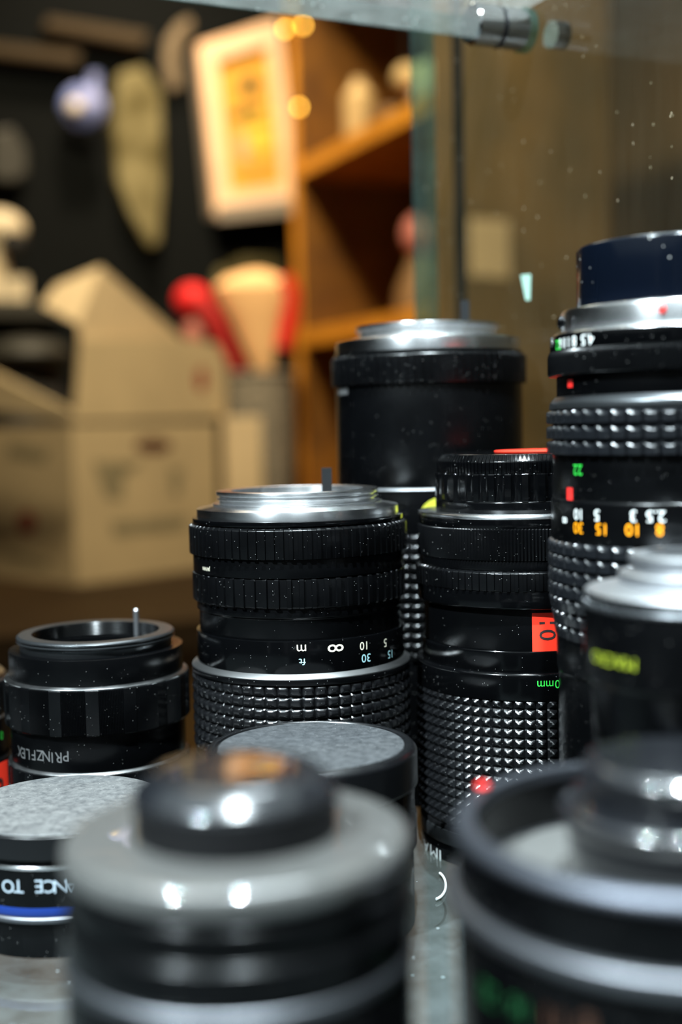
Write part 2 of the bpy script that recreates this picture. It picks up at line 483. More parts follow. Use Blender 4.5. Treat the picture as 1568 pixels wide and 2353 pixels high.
    def peg(s, name, m, px, y0, y1, wpx, rfrac, rp, flat=False, parent=None):
        """small upright pin: foot at y1, head at y0, standing at the far or near side"""
        r = s.r(rp)*rfrac
        # solve azimuth so that the pin is at px, on the far half
        best = None
        for i in range(720):
            t = 2*PI*i/720
            p = Vector((s.x+r*math.cos(t), s.y+r*math.sin(t), s.z(s.r(rp), y1)))
            e = abs(proj(p)[0]-px)
            if p.y > s.y and (best is None or e < best[0]): best = (e, p)
        p = best[1]; D = p.y
        zt = at(px, y0, D).z; zb = at(px, y1, D).z; w = wpx/F*D
        c = Vector((p.x-s.x, p.y-s.y, 0))
        if flat:
            X = Vector((1, 0, 0)); Y = Vector((0, 1, 0))
            v, f = box_vf(c - X*w/2 - Y*w/4 + Z*zb, X*w, Y*w/2, Z*(zt-zb))
            return link_mesh(name, v, f, m, parent or s.root, smooth=False)
        v, f = lathe_vf([(1e-5, zt), (w*.3, zt), (w*.5, zt-w*.25), (w*.5, zb), (1e-5, zb)], 20, c=c)
        return link_mesh(name, v, f, m, parent or s.root)

# bump shapes for the rubber grips (u round the ring, w down; 1 = proud)
def g_pyramid(u, w): return 1 - max(abs(2*u-1), abs(2*w-1))
def g_block(u, w):
    a = min(1, max(0, (1-abs(2*u-1))*2.6)); b = min(1, max(0, (1-abs(2*w-1))*2.2))
    return min(a*.75+.25*b, b)
def g_dome(u, w):
    e = .10 + .34*math.sin(PI*u)
    return min(1, w/e)*(.45+.55*min(1, 3.2*math.sin(PI*u))) if w < .94 else .25

TOOTH = [(0, 0), (.40, 0), (.46, .00042), (.94, .00042)]
RIB = [(0, .0), (.34, .0), (.40, .0006), (.94, .0006)]
FINE = [(0, 0), (.5, .00038)]
FLUTE = [(0, 0), (.36, 0), (.40, .0003), (.52, .00075), (.70, .00095), (.86, .00075), (.97, .0003)]

# ================================================================== LENSES
# --- centre lens, bare chrome bayonet
Lc = Lens('camera_lens', 'black lens in the centre with a bare chrome bayonet mount and cream distance numerals', 'lens', 690, 1400, .39)
mt = Lc.ring('mount', 'chrome', [(195, 1163), (195, 1168), (232, 1177), (232, 1200)], inner=150)
Lc.ring('bayonet_tube', 'chrome', [(187, 1133), (187, 1142), (180, 1143), (180, 1166)], inner=152, parent=mt)
Lc.ring('bayonet_tab', 'chrome', [(186, 1149), (186, 1152), (183, 1153)], inner=150, parent=mt)
Lc.ring('collar', 'black_gloss', [(242, 1200), (242, 1212)], inner=150)
Lc.ring('aperture_ring', 'black_satin', [(243, 1214), (251, 1220), (251, 1287)], mod=(78, TOOTH), inner=170, cham=.0003)
bz = Lc.ring('barrel', 'black_clean', [(243, 1285), (243, 1330)], inner=170)
Lc.ring('control_ring', 'black_satin', [(236, 1329), (246, 1333), (246, 1398), (240, 1402)], mod=(57, RIB), inner=170, cham=.0003)
Lc.ring('rear_barrel', 'black_clean', [(237, 1400), (237, 1421), (232, 1424), (232, 1474)], inner=170)
sb = Lc.ring('distance_scale', 'black_gloss', [(240, 1474), (240, 1552)], inner=170, cham=.0003)
Lc.ring('trim_ring', 'trim_silver', [(241, 1549), (252, 1561), (253, 1564)], inner=170, cham=.0001)
Lc.ring('focus_collar', 'black_satin', [(253, 1563), (253, 1577), (249, 1578)], inner=170)
Lc.grip('focus_grip', 'grip_sheen', 253, 1577, 1762, 57, 7, g_block, .0011, 8, 6)
Lc.ring('front_barrel', 'black_satin', [(250, 1762), (250, 1810), (246, 1815), (246, None)], inner=170)
Lc.core(155, 1150)
Lc.peg('aperture_lever', 'dull_metal', 752, 1075, 1140, 23, .55, 180, flat=True)
for (t, m, x, y, h, rot, st) in (('m', 'paint_cream', 693, 1489, 15, 0, 1.0), ('8', 'paint_cream', 772, 1489, 39, PI/2, .72), ('10', 'paint_cream', 836, 1484, 19, 0, 1),
                              ('5', 'paint_cream', 886, 1477, 19, 0, 1), ('ft', 'paint_teal', 695, 1521, 15, 0, 1.25), ('30', 'paint_teal', 842, 1512, 19, 0, 1.05), ('15', 'paint_teal', 897, 1503, 18, 0, 1)):
    Lc.text(t, m, 240, x, y, h, sb, rot=rot, stretch=st)
Lc.text('JAPAN', 'paint_cream', 243, 474, 1306, 11, bz)

# --- zoom with a rear cap, right of the centre
Lz = Lens('camera_lens', 'black zoom lens with a fluted rear cap, pyramid rubber grip and red price sticker', 'lens', 1205, 1500, .39)
cp = Lz.ring('rear_cap', 'black_gloss', [(178, 1043), (180, 1044), (192, 1060), (193, 1063), (193, 1092)], inner=20, mod=(130, [(0, 0), (.35, 0), (.45, .0004), (.9, .0004)]), cham=.0001)
Lz.ring('cap_flutes', 'black_gloss', [(197, 1089), (198, 1092), (198, 1154)], inner=120, mod=(34, FLUTE), parent=cp, cham=.0003)
Lz.ring('cap_skirt', 'black_gloss', [(194, 1152), (197, 1156), (197, 1184)], inner=120, parent=cp)
v, f = lathe_vf([(1e-5, 0), (Lz.r(110), 0), (Lz.r(110), -.0003), (1e-5, -.0003)], 40, c=(Lz.r(45), -.004, Lz.z(Lz.r(178), 1043)+.0006))
link_mesh('price_sticker', v, f, 'sticker_red', cp)
Lz.ring('mount', 'chrome', [(236, 1185), (238, 1189), (238, 1195)], inner=150)
Lz.ring('mount_collar', 'black_gloss', [(237, 1194), (237, 1216)], inner=150)
Lz.ring('aperture_ring', 'black_satin', [(234, 1213), (240, 1218), (240, 1290)], inner=150, mod=(200, FINE), cham=.0002)
Lz.ring('barrel', 'black_clean', [(236, 1289), (236, 1313)], inner=150)
Lz.ring('control_ring', 'black_satin', [(236, 1313), (246, 1319), (246, 1360), (243, 1362)], inner=150, mod=(90, TOOTH), cham=.0003)
Lz.ring('trim_ring', 'black_gloss', [(243, 1361), (243, 1399), (240, 1402)], inner=150)
rb = Lz.ring('rear_barrel', 'black_clean', [(229, 1400), (229, 1499)], inner=150)
Lz.ring('step_ring', 'black_gloss', [(234, 1498), (235, 1502), (235, 1548)], inner=150, cham=.0003)
gb = Lz.ring('focal_length_band', 'black_gloss', [(244, 1548), (248, 1554), (248, 1612)], inner=150, cham=.0003)
Lz.grip('zoom_grip', 'grip_sheen', 252, 1610, 1926, 64, 14, g_pyramid, .0014, 6, 6)
Lz.ring('front_collar', 'black_matte', [(244, 1925), (244, 1940)], inner=150)
Lz.ring('grey_band', 'dull_metal', [(246, 1938), (246, 1972)], inner=150)
ib = Lz.ring('name_band', 'black_gloss', [(245, 1971), (245, None)], inner=150)
Lz.core(150, 1200)
ps = Lz.patch('price_sticker', 'sticker_red', 229, 1223, 1409, 1330, 1500, rb)
Lz.text('10', 'ink', 229, 1259, 1450, 38, ps, flip=False, rot=-PI/2, off=.00016)
Lz.text('mm', 'paint_green', 248, 1254, 1571, 13, gb, stretch=.9); Lz.text('0', 'paint_green', 248, 1282, 1572, 19, gb)
for ch, x, y in (('I', 1012, 1966), ('M', 997, 1957), ('A', 979, 1945), ('G', 965, 1934)): Lz.text(ch, 'paint_white', 245, x, y, 24, ib, stretch=1.5)

# --- tall black tube lens behind
Lt = Lens('camera_lens', 'tall plain black tube lens standing behind the centre lens beside the glass panel', 'lens', 987, 1000, .458)
mt = Lt.ring('mount', 'chrome', [(170, 765), (208, 769), (210, 772), (210, 801)], inner=130)
Lt.ring('bayonet_tube', 'chrome', [(163, 736), (163, 747), (155, 748), (155, 769)], inner=130, parent=mt)
Lt.ring('collar', 'black_gloss', [(214, 800), (214, 810)], inner=130)
Lt.ring('aperture_ring', 'black_satin', [(219, 808), (222, 813), (222, 878)], inner=130, mod=(80, TOOTH))
tb = Lt.ring('barrel', 'black_clean', [(212, 877), (212, 1124)], inner=130)
Lt.ring('trim_ring', 'brushed_steel', [(212, 1122), (216, 1125), (216, 1128)], inner=130, cham=.0001)
lb = Lt.ring('lower_barrel', 'black_clean', [(214, 1127), (214, 1228)], inner=130)
Lt.grip('zoom_grip', 'grip_sheen', 218, 1228, 1524, 56, 13, g_block, .0014, 8, 6)
Lt.ring('front_barrel', 'black_satin', [(212, 1523), (212, None)], inner=130)
Lt.core(128, 790)
Lt.patch('round_sticker', 'sticker_yellow', 214, 966, 1142, 1080, 1222, lb, shape='round', off=.0002)
Lt.patch('index_mark', 'paint_dim', 212, 778, 893, 799, 906, tb)
Lt.peg('aperture_lever', 'dull_metal', 1070, 690, 760, 20, .62, 155, flat=True)

# --- tall lens at the right edge
Lr = Lens('camera_lens', 'tallest black lens at the right edge with white and orange distance numerals', 'lens', 1560, 1000, .325)
cp = Lr.ring('rear_cap', 'navy_plastic', [(214, 531), (220, 536), (220, 692)], inner=20, mod=(90, [(0, 0), (.5, .00012)]), cham=.0003)
mt = Lr.ring('mount', 'chrome', [(252, 683), (256, 689), (256, 741)], inner=150, cham=.0004)
Lr.ring('mount_lip', 'chrome', [(258, 737), (276, 743), (278, 747)], inner=150, parent=mt)
ab = Lr.ring('aperture_scale', 'black_gloss', [(280, 746), (280, 786)], inner=150)
Lr.ring('aperture_ring', 'black_satin', [(282, 784), (286, 797), (286, 843), (282, 848)], inner=150, mod=(220, FINE), cham=.0004)
xb = Lr.ring('barrel', 'black_clean', [(266, 847), (266, 904)], inner=150)
Lr.ring('front_collar', 'dull_metal', [(270, 900), (282, 916), (284, 932)], inner=150)
Lr.grip('focus_grip', 'grip_pale', 290, 931, 1046, 52, 3, g_dome, .0019, 10, 16)
yb = Lr.ring('mid_barrel', 'black_clean', [(276, 1045), (276, 1156)], inner=150)
ds = Lr.ring('distance_scale', 'black_clean', [(276, 1154), (281, 1161), (281, 1259)], inner=150, cham=.0004)
Lr.grip('zoom_grip', 'grip_pale', 290, 1258, 1400, 52, 4, g_dome, .0019, 10, 16)
Lr.grip('front_grip', 'grip_pale', 290, 1400, 1505, 52, 3, g_dome, .0019, 10, 16, rp1=274)
Lr.ring('front_barrel', 'black_clean', [(272, 1504), (272, 1590), (268, 1594), (268, None)], inner=150)
Lr.core(150, 700)
v, f = blob_vf((0, 0, 0), .0010, .0010, .0010, 16, 10)
kn = link_mesh('index_bead', v, f, 'paint_red', mt); a, z = Lr.solve(Lr.r(256), 1523, 711)
kn.location = (Lr.r(256)*math.cos(Lr.a0+a), Lr.r(256)*math.sin(Lr.a0+a), z); tag(kn, 'red index bead')
v, f = blob_vf((0, 0, 0), .0012, .0012, .0018, 16, 10)
kn = link_mesh('coupling_tab', v, f, 'black_gloss', mt); a, z = Lr.solve(Lr.r(276), 1287, 742)
kn.location = (Lr.r(272)*math.cos(Lr.a0+a), Lr.r(272)*math.sin(Lr.a0+a), z)
for t, m, x, y, h in (('22', 'paint_green', 1283, 793, 22), ('16', 'paint_white', 1290, 789, 22), ('11', 'paint_white', 1303, 787, 22), ('8', 'paint_white', 1320, 784, 24), ('4.5', 'paint_white', 1350, 780, 24)):
    Lr.text(t, m, 280, x, y, h, ab)
Lr.patch('index_mark', 'paint_red', 266, 1305, 873, 1316, 890, xb)
Lr.text('22', 'paint_green', 276, 1328, 1080, 24, yb)
Lr.patch('index_mark', 'paint_red', 276, 1303, 1120, 1316, 1150, yb)
for t, m, x, y, h, rot in (('8', 'paint_white', 1298, 1195, 22, PI/2), ('10', 'paint_white', 1328, 1182, 24, 0), ('5', 'paint_white', 1372, 1184, 25, 0), ('3', 'paint_white', 1456, 1186, 26, 0), ('2.5', 'paint_white', 1508, 1187, 26, 0),
                           ('30', 'paint_orange', 1329, 1213, 25, 0), ('15', 'paint_orange', 1381, 1216, 26, 0), ('10', 'paint_orange', 1452, 1218, 27, 0), ('8', 'paint_orange', 1517, 1218, 27, 0)):
    Lr.text(t, m, 281, x, y, h, ds, rot=rot)

# --- low lens left with threaded open mount
Lp = Lens('camera_lens', 'small black lens on the left with an open threaded mount and thin metal pin', 'lens', 226, 1600, .395)
th = Lp.ring('thread_mount', 'dull_metal', [(172, 1478), (177, 1483), (177, 1486), (173, 1488), (173, 1489), (177, 1491), (177, 1494), (170, 1497), (170, 1518)], inner=143, cham=.0001)
ri = Lp.r(143.5); zt = Lp.z(Lp.r(172), 1479); pts = []
for i in range(17): pts.append((ri - (.0004 if i % 2 else 0), zt - .00005 - i*.00055))
v, f = lathe_vf(pts + [(ri+.0015, pts[-1][1]), (ri+.0015, pts[0][1])], 96, closed=True)
link_mesh('inner_thread', v, f, 'black_gloss', th)
Lp.ring('collar', 'black_clean', [(195, 1517), (195, 1582)], inner=120, cham=.0004)
GR = []
for i in range(16): GR += [(i/24., 0), ((i+.5)/24., .0004)]
GR += [(16/24., 0), (.995, 0)]
Lp.ring('focus_ring', 'black_satin', [(196, 1580), (207, 1587), (208, 1592), (208, 1690), (205, 1693)], inner=120, mod=(16, GR), cham=.0002)
Lp.ring('trim_ring', 'worn_edge', [(196, 1578), (205, 1584.5), (205, 1588)], inner=120, cham=.0001)
pb = Lp.ring('barrel', 'black_clean', [(196, 1691), (196, 1778)], inner=120)
Lp.ring('front_ring', 'black_satin', [(197, 1777), (205, 1785), (205, 1850), (200, 1855)], inner=120, mod=(16, GR), cham=.0002)
Lp.ring('front_trim_ring', 'worn_edge', [(197, 1775), (203, 1782), (203, 1786)], inner=120, cham=.0001)
Lp.ring('front_barrel', 'black_clean', [(202, 1854), (202, None)], inner=120)
Lp.core(115, 1560)
Lp.peg('stop_pin', 'brushed_steel', 313, 1399, 1470, 12, .97, 143)
for i, ch in enumerate('PRINZFLEX'):
    x, y = ((151, 1738), (134, 1741), (120, 1741), (106, 1738), (92, 1736), (77, 1735), (64, 1733), (54, 1731), (46, 1727))[i]
    Lp.text(ch, 'paint_dim', 196, x, y, 23, pb, stretch=.92)

# --- black front cap lens in the middle
Lf = Lens('camera_lens', 'low black lens under a grey leathery lens cap in front of the centre lens', 'lens', 716, 1750, .328)
cp = Lf.disc('lens_cap', 'cap_side', [(219, 1775), (223, 1776), (227, 1770), (238, 1774), (248, 1790), (248, 1868), (244, 1872)], cham=.0006)
Lf.disc('cap_face', 'cap_grey', [(217, 1769), (219, 1773), (219, 1777)], parent=cp, cham=.0003)
Lf.ring('barrel', 'black_satin', [(240, 1870), (240, 1940), (244, 1945), (244, 2020), (236, 2024), (236, None)], inner=150)

# --- front left big blurred lens
Lb = Lens('camera_lens', 'large blurred lens at front left, stepped black rear cap on a grey flange', 'lens', 548, 2000, .20)
Lb.disc('rear_cap', 'cap_plastic', [(120, 1792), (194, 1822), (240, 1880), (242, 1892), (238, 1896)], cham=.0015)
Lb.ring('cap_skirt', 'black_matte', [(239, 1893), (236, 1990)], inner=150)
Lb.ring('flange', 'flange_grey', [(242, 1986), (408, 2052), (408, 2124)], inner=180, cham=.0036)
Lb.ring('barrel', 'black_satin', [(395, 2122), (395, 2136), (402, 2142), (402, 2186), (390, 2192), (390, 2222), (408, 2236), (408, 2318), (402, 2326)], inner=180, cham=.0006)
Lb.ring('trim_ring', 'satin_silver', [(404, 2332), (412, 2346), (412, 2372)], inner=180, cham=.0004)
Lb.ring('front_barrel', 'black_satin', [(408, 2370), (408, None)], inner=180)

# --- lens at lower left with blue ring
Ld = Lens('camera_lens', 'low lens at lower left with blue ring, white lettering and a dusty pale cap', 'lens', 152, 1990, .333)
cp = Ld.disc('lens_cap', 'cap_side', [(228, 1919), (234, 1923), (235, 1930), (235, 1977)], cham=.0005)
Ld.disc('cap_face', 'cap_dusty', [(226, 1915), (228, 1917), (228, 1920)], parent=cp, cham=.0002)
Ld.ring('trim_ring', 'chrome', [(222, 1984), (227, 1990), (228, 1999)], inner=150, cham=.0004)
nb = Ld.ring('name_band', 'black_gloss', [(226, 1975), (226, 2086)], inner=150)
Ld.ring('blue_ring', 'paint_blue', [(227, 2084), (227, 2104)], inner=150)
Ld.ring('front_trim_ring', 'satin_silver', [(227, 2105), (232, 2110), (232, 2121)], inner=150, cham=.0006)
Ld.ring('front_barrel', 'black_satin', [(221, 2120), (221, None)], inner=150)
for ch, x in zip('DISTANCETO', (235, 216, 202, 182, 160, 138, 114, 89, 42, 18)):
    Ld.text(ch, 'paint_bluegrey', 226, x, 2037 - max(0, x-152)*.05, 28, nb)

# --- slice of a lens at the left edge
Le = Lens('camera_lens', 'lens cut off by the left edge with green numeral and red price sticker', 'lens', -196, 1700, .405)
Le.ring('mount', 'chrome', [(196, 1592), (196, 1604)], inner=130)
Le.ring('aperture_ring', 'black_satin', [(206, 1604), (210, 1612), (210, 1680)], inner=130, mod=(80, TOOTH))
Le.ring('trim_ring', 'brushed_steel', [(202, 1682), (208, 1690), (208, 1696)], inner=130)
eb = Le.ring('barrel', 'black_clean', [(208, 1694), (208, 1790)], inner=130)
fb = Le.ring('front_barrel', 'black_clean', [(222, 1790), (222, None)], inner=130)
Le.core(128, 1600)
Le.text('0', 'paint_green', 208, 4, 1690, 18, eb)
Le.patch('price_sticker', 'sticker_red', 222, -20, 1762, 25, 1860, fb)
Le.text('8', 'ink', 222, -1, 1812, 46, fb, off=.0003)

# --- middle right blurred lens
Lm = Lens('camera_lens', 'blurred black lens at the right with shiny metal flange and lime lettering', 'lens', 1600, 1500, .265)
mt = Lm.ring('mount', 'brushed_steel', [(150, 1352), (238, 1383), (245, 1391)], inner=110, cham=.0003)
Lm.ring('bayonet_tube', 'brushed_steel', [(128, 1282), (146, 1288), (146, 1306), (138, 1308), (138, 1322), (168, 1334), (168, 1352), (160, 1358)], inner=110, cham=.0004, parent=mt)
Lm.ring('collar', 'black_gloss', [(240, 1391), (240, 1412)], inner=110)
Lm.ring('trim_ring', 'dull_metal', [(242, 1408), (250, 1420), (251, 1428)], inner=110, mod=(60, TOOTH), cham=.0006)
qb = Lm.ring('barrel', 'black_clean', [(246, 1426), (246, 1600), (232, 1612), (226, 1740)], inner=110)
Lm.ring('front_barrel', 'black_satin', [(218, 1738), (226, 1752), (226, None)], inner=110)
Lm.core(108, 1330)
Lm.text('MACRO', 'paint_lime', 246, 1402, 1518, 27, qb, stretch=1.1)

# --- front right big blurred lens with recessed rear
Lg = Lens('camera_lens', 'widest lens at front right with a recessed rear inside a broad rim and silver ring', 'lens', 1560, 2050, .205)
Lg.disc('rear_cap', 'cap_plastic', [(150, 1783), (196, 1795), (214, 1818), (216, 1832), (196, 1842), (192, 1905)], cham=.0012)
Lg.ring('rear_tier', 'cap_plastic', [(200, 1902), (258, 1925), (268, 1940), (268, 1958), (252, 1968), (244, 2120)], inner=120, cham=.001)
zf = Lg.z(Lg.r(496), 2056) - .0115; r0, r1 = Lg.r(160), Lg.r(476)
v, f = lathe_vf([(r0, zf), (r1, zf), (r1, zf-.003), (r0, zf-.003)], 96, closed=True)
link_mesh('recess_floor', v, f, 'floor_grey', Lg.root)
rim = Lg.ring('hood_rim', 'grey_metal', [(470, 2052), (496, 2056), (514, 2085), (516, 2104)], inner=466, cham=.0012)
Lg.ring('hood_wall', 'black_satin', [(505, 2100), (508, 2240)], inner=467)
Lg.ring('silver_ring', 'satin_silver', [(510, 2238), (534, 2256), (538, 2296), (520, 2306)], inner=460, cham=.001)
wb = Lg.ring('front_barrel', 'black_satin', [(508, 2304), (504, None)], inner=380)
dot = Lg.patch('index_mark', 'paint_red', 470, 1066, 1860, 1090, 1884, rim)
bpy.data.objects.remove(dot)
a = math.asin(-.985); r = Lg.r(488)
v, f = blob_vf((0, 0, 0), .0012, .0012, .0006, 14, 8); kn = link_mesh('index_dot', v, f, 'paint_red', rim); tag(kn, 'small red index dot')
kn.location = (r*math.cos(Lg.a0+PI+1.30), r*math.sin(Lg.a0+PI+1.30), Lg.z(Lg.r(496), 2056)+.0004)
for t, m, x, y in (('22', 'green_dim', 1120, 2284), ('16', 'green_dim', 1190, 2318), ('11', 'red_dim', 1272, 2345), ('8', 'red_dim', 1350, 2356)):
    Lg.text(t, m, 507, x, y, 46, wb)

# ================================================================== CABINET
P_in = Vector((Lt.x, Lt.y, 0)) + U*(Lt.r(222)+.0012)      # a point of the panel's inner face
def onp(t, off=0, z=0): return P_in + V*t + U*off + Z*z
# far edge seen at pixel x 953
lo, hi = 0, .4
for _ in range(50):
    m_ = (lo+hi)/2
    if proj(onp(m_, 0, .2))[0] > 953: lo = m_
    else: hi = m_
T_FAR = lo
pa = empty('glass_divider', onp(T_FAR/2, .005, -.25), 'dusty upright glass panel closing the right side of the display case', 'glass panel')
def sub(p): return Vector(p) - pa.location
v, f = box_vf(sub(onp(T_FAR-.0012, 0, -.25)), U*.010, V*(-.60), Z*.72)
link_mesh('pane', v, f, 'glass_panel_mat', pa, smooth=False)
v, f = box_vf(sub(onp(T_FAR, -.0002, -.25)), U*.0104, V*(-.0024), Z*.72)
e = link_mesh('ground_edge', v, f, 'glass_edge', pa, smooth=False); tag(e, 'teal ground edge of the glass')

def plate(name, z0, th, back, left, front, m, edge_m, label):
    """shelf plate against the panel"""
    a = onp(back, -.0008); b = a - U*left; c = b - V*(back+front); d = onp(-front, -.0008)
    org = (a+b+c+d)/4 + Z*z0
    root = empty(name, org, label, 'shelf')
    pts = [p + Z*z0 - org for p in (a, b, c, d)]
    slab('pane', pts, Z*th, m, root)
    q = [pts[0] + V*.0012, pts[1] + V*.0012, pts[1] + V*.0001, pts[0] + V*.0001]
    e = slab('ground_edge', q, Z*th, edge_m, root); tag(e, 'teal ground edge of the glass')
    return root
plate('glass_shelf', -.008, .008, .046, .62, .46, 'glass_shelf_mat', 'glass_edge', 'lower glass shelf that every lens of the display case stands on')
qp = on_plane(1195, 44, onp(0, -.01), U)
Z_TOP = qp.z + .0073
lo, hi = -.2, .2
for _ in range(50):
    m_ = (lo+hi)/2
    if proj(onp(m_, -.03, Z_TOP))[1] < 68: lo = m_
    else: hi = m_
plate('glass_shelf', Z_TOP, .008, lo, .62, .46, 'glass_top_mat', 'glass_edge', 'upper glass shelf overhead, resting on the chrome shelf pin')

# chrome pin through the panel under the upper shelf
q = on_plane(1212, 44, onp(0, 0), U)
pc = Vector((q.x, q.y, Z_TOP - .00732))
pin = empty('shelf_pin', pc, 'chrome shelf pin with a black rubber band carrying the upper glass shelf', 'shelf support')
def axial(prof, m, name):
    v, f = lathe_vf(prof, 48)
    R = Matrix((U.cross(Z), Z, -U)).transposed()       # local z looks away from the panel, into the case
    link_mesh(name, [R @ p for p in v], f, m, pin)
axial([(1e-5, .0240), (.0066, .0240), (.0073, .0233), (.0073, .0142), (.0066, .0139), (1e-5, .0139)], 'bright_chrome', 'pin_head')
axial([(1e-5, .0141), (.0068, .0141), (.0068, .0122), (1e-5, .0122)], 'black_rubber', 'rubber_band')
axial([(1e-5, .0124), (.0073, .0121), (.0073, .0032), (.0068, .0029), (1e-5, .0029)], 'bright_chrome', 'pin_body')
axial([(1e-5, .0030), (.0078, .0030), (.0078, .0002), (1e-5, .0002)], 'glass_edge', 'washer')
axial([(1e-5, -.0102), (.0050, -.0102), (.0050, -.016), (1e-5, -.0160)], 'bright_chrome', 'pin_cap')

# small things on the glass
q = [on_plane(x, y, onp(0, -.0004), U) for x, y in ((1197, 632), (1219, 630), (1217, 690), (1209, 690))]
tag(slab('label_scrap', q, U*.0003, 'flake', org=sum(q, Vector())/4), 'pale green torn scrap stuck to the glass panel above the tall tube lens', 'sticker')
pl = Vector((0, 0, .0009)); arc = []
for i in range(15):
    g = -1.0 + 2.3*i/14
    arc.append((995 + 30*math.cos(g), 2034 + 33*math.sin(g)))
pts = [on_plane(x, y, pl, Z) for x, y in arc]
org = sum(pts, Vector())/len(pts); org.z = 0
v, f = tube_vf([p-org for p in pts], .00038, 8); o = link_mesh('glint_curl', v, f, 'glint'); o.location = org  # added curl standing in for the bright reflection of a ring rim
tag(o, 'small pale curl of painted rim reflection on the glass shelf between the front lenses', 'glint')
# slim dark upright outside the panel
a = at(1060, 600, .62)
tag(box('display_post', (a.x-.0025, a.y, -1.0), (.005, 0, 0), (0, .005, 0), (0, 0, 1.6), 'post_dark'), 'slim dark upright post seen through the glass panel', 'post')

# ================================================================== ROOM BEHIND
WB = Vector((-.10, 2.30, 0))           # back wall passes here, along U
FZ, CZ = -1.0, 1.5
def struct(name, o, a, b, c, m): return tag(box(name, o, a, b, c, m), kind='structure')
WR = .62                                # right wall offset along U from WB
struct('wall_back', WB + Z*FZ - U*2.2, U*(2.2+WR), V*.08, Z*(CZ-FZ), 'wall_black')
struct('wall_right', WB + Z*FZ + U*WR, V*(-3.6), U*.08, Z*(CZ-FZ), 'wall_brown')
struct('wall_left', WB + Z*FZ - U*2.28, V*(-3.6), U*.08, Z*(CZ-FZ), 'wall_black')
struct('floor', WB + Z*(FZ-.06) - U*2.28, U*(2.36+WR), V*(-3.6), Z*.06, 'floor_dark')
struct('ceiling', WB + Z*CZ - U*2.28, U*(2.36+WR), V*(-3.6), Z*.06, 'ceiling_grey')

# --- counter
ct = WB - V*.92 - U*1.5
cn = empty('counter', ct + Z*FZ, 'low brown wooden counter the cardboard box stands on', 'counter')
v, f = box_vf(Z*(-.06-.03-FZ), U*1.385, V*.90, Z*.03); link_mesh('counter_top', v, f, 'counter', cn, smooth=False)
v, f = box_vf(V*.03 + U*.03, U*1.33, V*.85, Z*(-.09-FZ)); link_mesh('counter_body', v, f, 'wood_deep', cn, smooth=False)
CT = -.06

# --- cardboard box
cz = CT; c0 = on_plane(178, 1345, (0, 0, cz), Z)
RD = Vector((.66, .75, 0)).normalized(); LD_ = Vector((-.78, .62, 0)).normalized(); LD_ = Vector((-RD.y, RD.x, 0))
bw, bd, bh, th = .25, .34, .205, .004
bx = empty('cardboard_box', c0, 'open beige cardboard box with raised flaps and printed sides', 'box')
def wallp(name, o, d, l, h, inward, m='card', z0=0):
    v, f = box_vf(Vector(o) + Z*z0, d*l, inward*th, Z*h); return link_mesh(name, v, f, m, bx, smooth=False)
fw = wallp('front_wall', (0, 0, 0), RD, bw, bh, LD_)
lw = wallp('left_wall', LD_*th, LD_, bd-th, bh, RD)
wallp('right_wall', RD*(bw-th)+LD_*th, LD_, bd-th, bh, RD)
wallp('rear_wall', LD_*(bd-th)+RD*th, RD, bw-2*th, bh, LD_)
v, f = box_vf(RD*th + LD_*th + Z*.0005, RD*(bw-2*th), LD_*(bd-2*th), Z*.004); link_mesh('bottom', v, f, 'card', bx, smooth=False)
# raised flaps
def lp(px, py, d): return at(px, py, d) - c0
def ray_front(px, py):  # on the front wall plane
    return on_plane(px, py, c0, LD_) - c0
fl = [ray_front(x, y) for x, y in ((172, 968), (520, 958), (522, 830), (500, 790), (440, 778), (186, 782))]
slab('front_flap', fl, LD_*th, 'card', bx)
rw = [lp(x, y, d) for x, y, d in ((95, 700, 1.60), (128, 655, 1.61), (232, 612, 1.63), (445, 800, 1.78), (440, 850, 1.78), (186, 850, 1.60), (180, 745, 1.60))]
slab('rear_flap', rw, Vector((-.001, .004, 0)), 'card_pale', bx)
lf = [lp(x, y, d) for x, y, d in ((165, 962, 1.515), (165, 945, 1.515), (0, 862, 1.60), (-150, 800, 1.68), (-150, 930, 1.68), (0, 945, 1.60))]
slab('left_flap', lf, Vector((.003, .003, 0)), 'card', bx)
def decal(name, wall_n, pts, m, par):
    q = [on_plane(x, y, c0, wall_n) - c0 - wall_n*.0006 for x, y in pts]
    return slab(name, q, wall_n*.0005, m, par)
def ell(cx, cy, rx, ry, n=18): return [(cx+rx*math.cos(2*PI*i/n), cy+ry*math.sin(2*PI*i/n)) for i in range(n)]
tag(decal('hand_hole', LD_, ell(352, 1024, 42, 18), 'card_dark', fw), 'dark oval hand hole')
tag(decal('red_mark', LD_, ell(462, 872, 12, 28), 'card_red', bx), 'small dark red printed mark')
tag(decal('red_mark', RD, ell(62, 1200, 20, 26), 'card_red', lw), 'small dark red printed mark')
for pts in (((215, 1060), (290, 1062), (280, 1150), (240, 1140)), ((255, 1200), (430, 1185), (425, 1215), (260, 1232)), ((390, 1075), (420, 1078), (412, 1140), (395, 1135)), ((225, 1070), (330, 1060), (300, 1085), (232, 1098))):
    decal('print_mark', LD_, pts, 'card_print', fw)
for pts in (((20, 1020), (110, 1035), (105, 1060), (18, 1045)), ((10, 1265), (110, 1290), (108, 1306), (10, 1280))):
    decal('print_mark', RD, pts, 'card_print', lw)
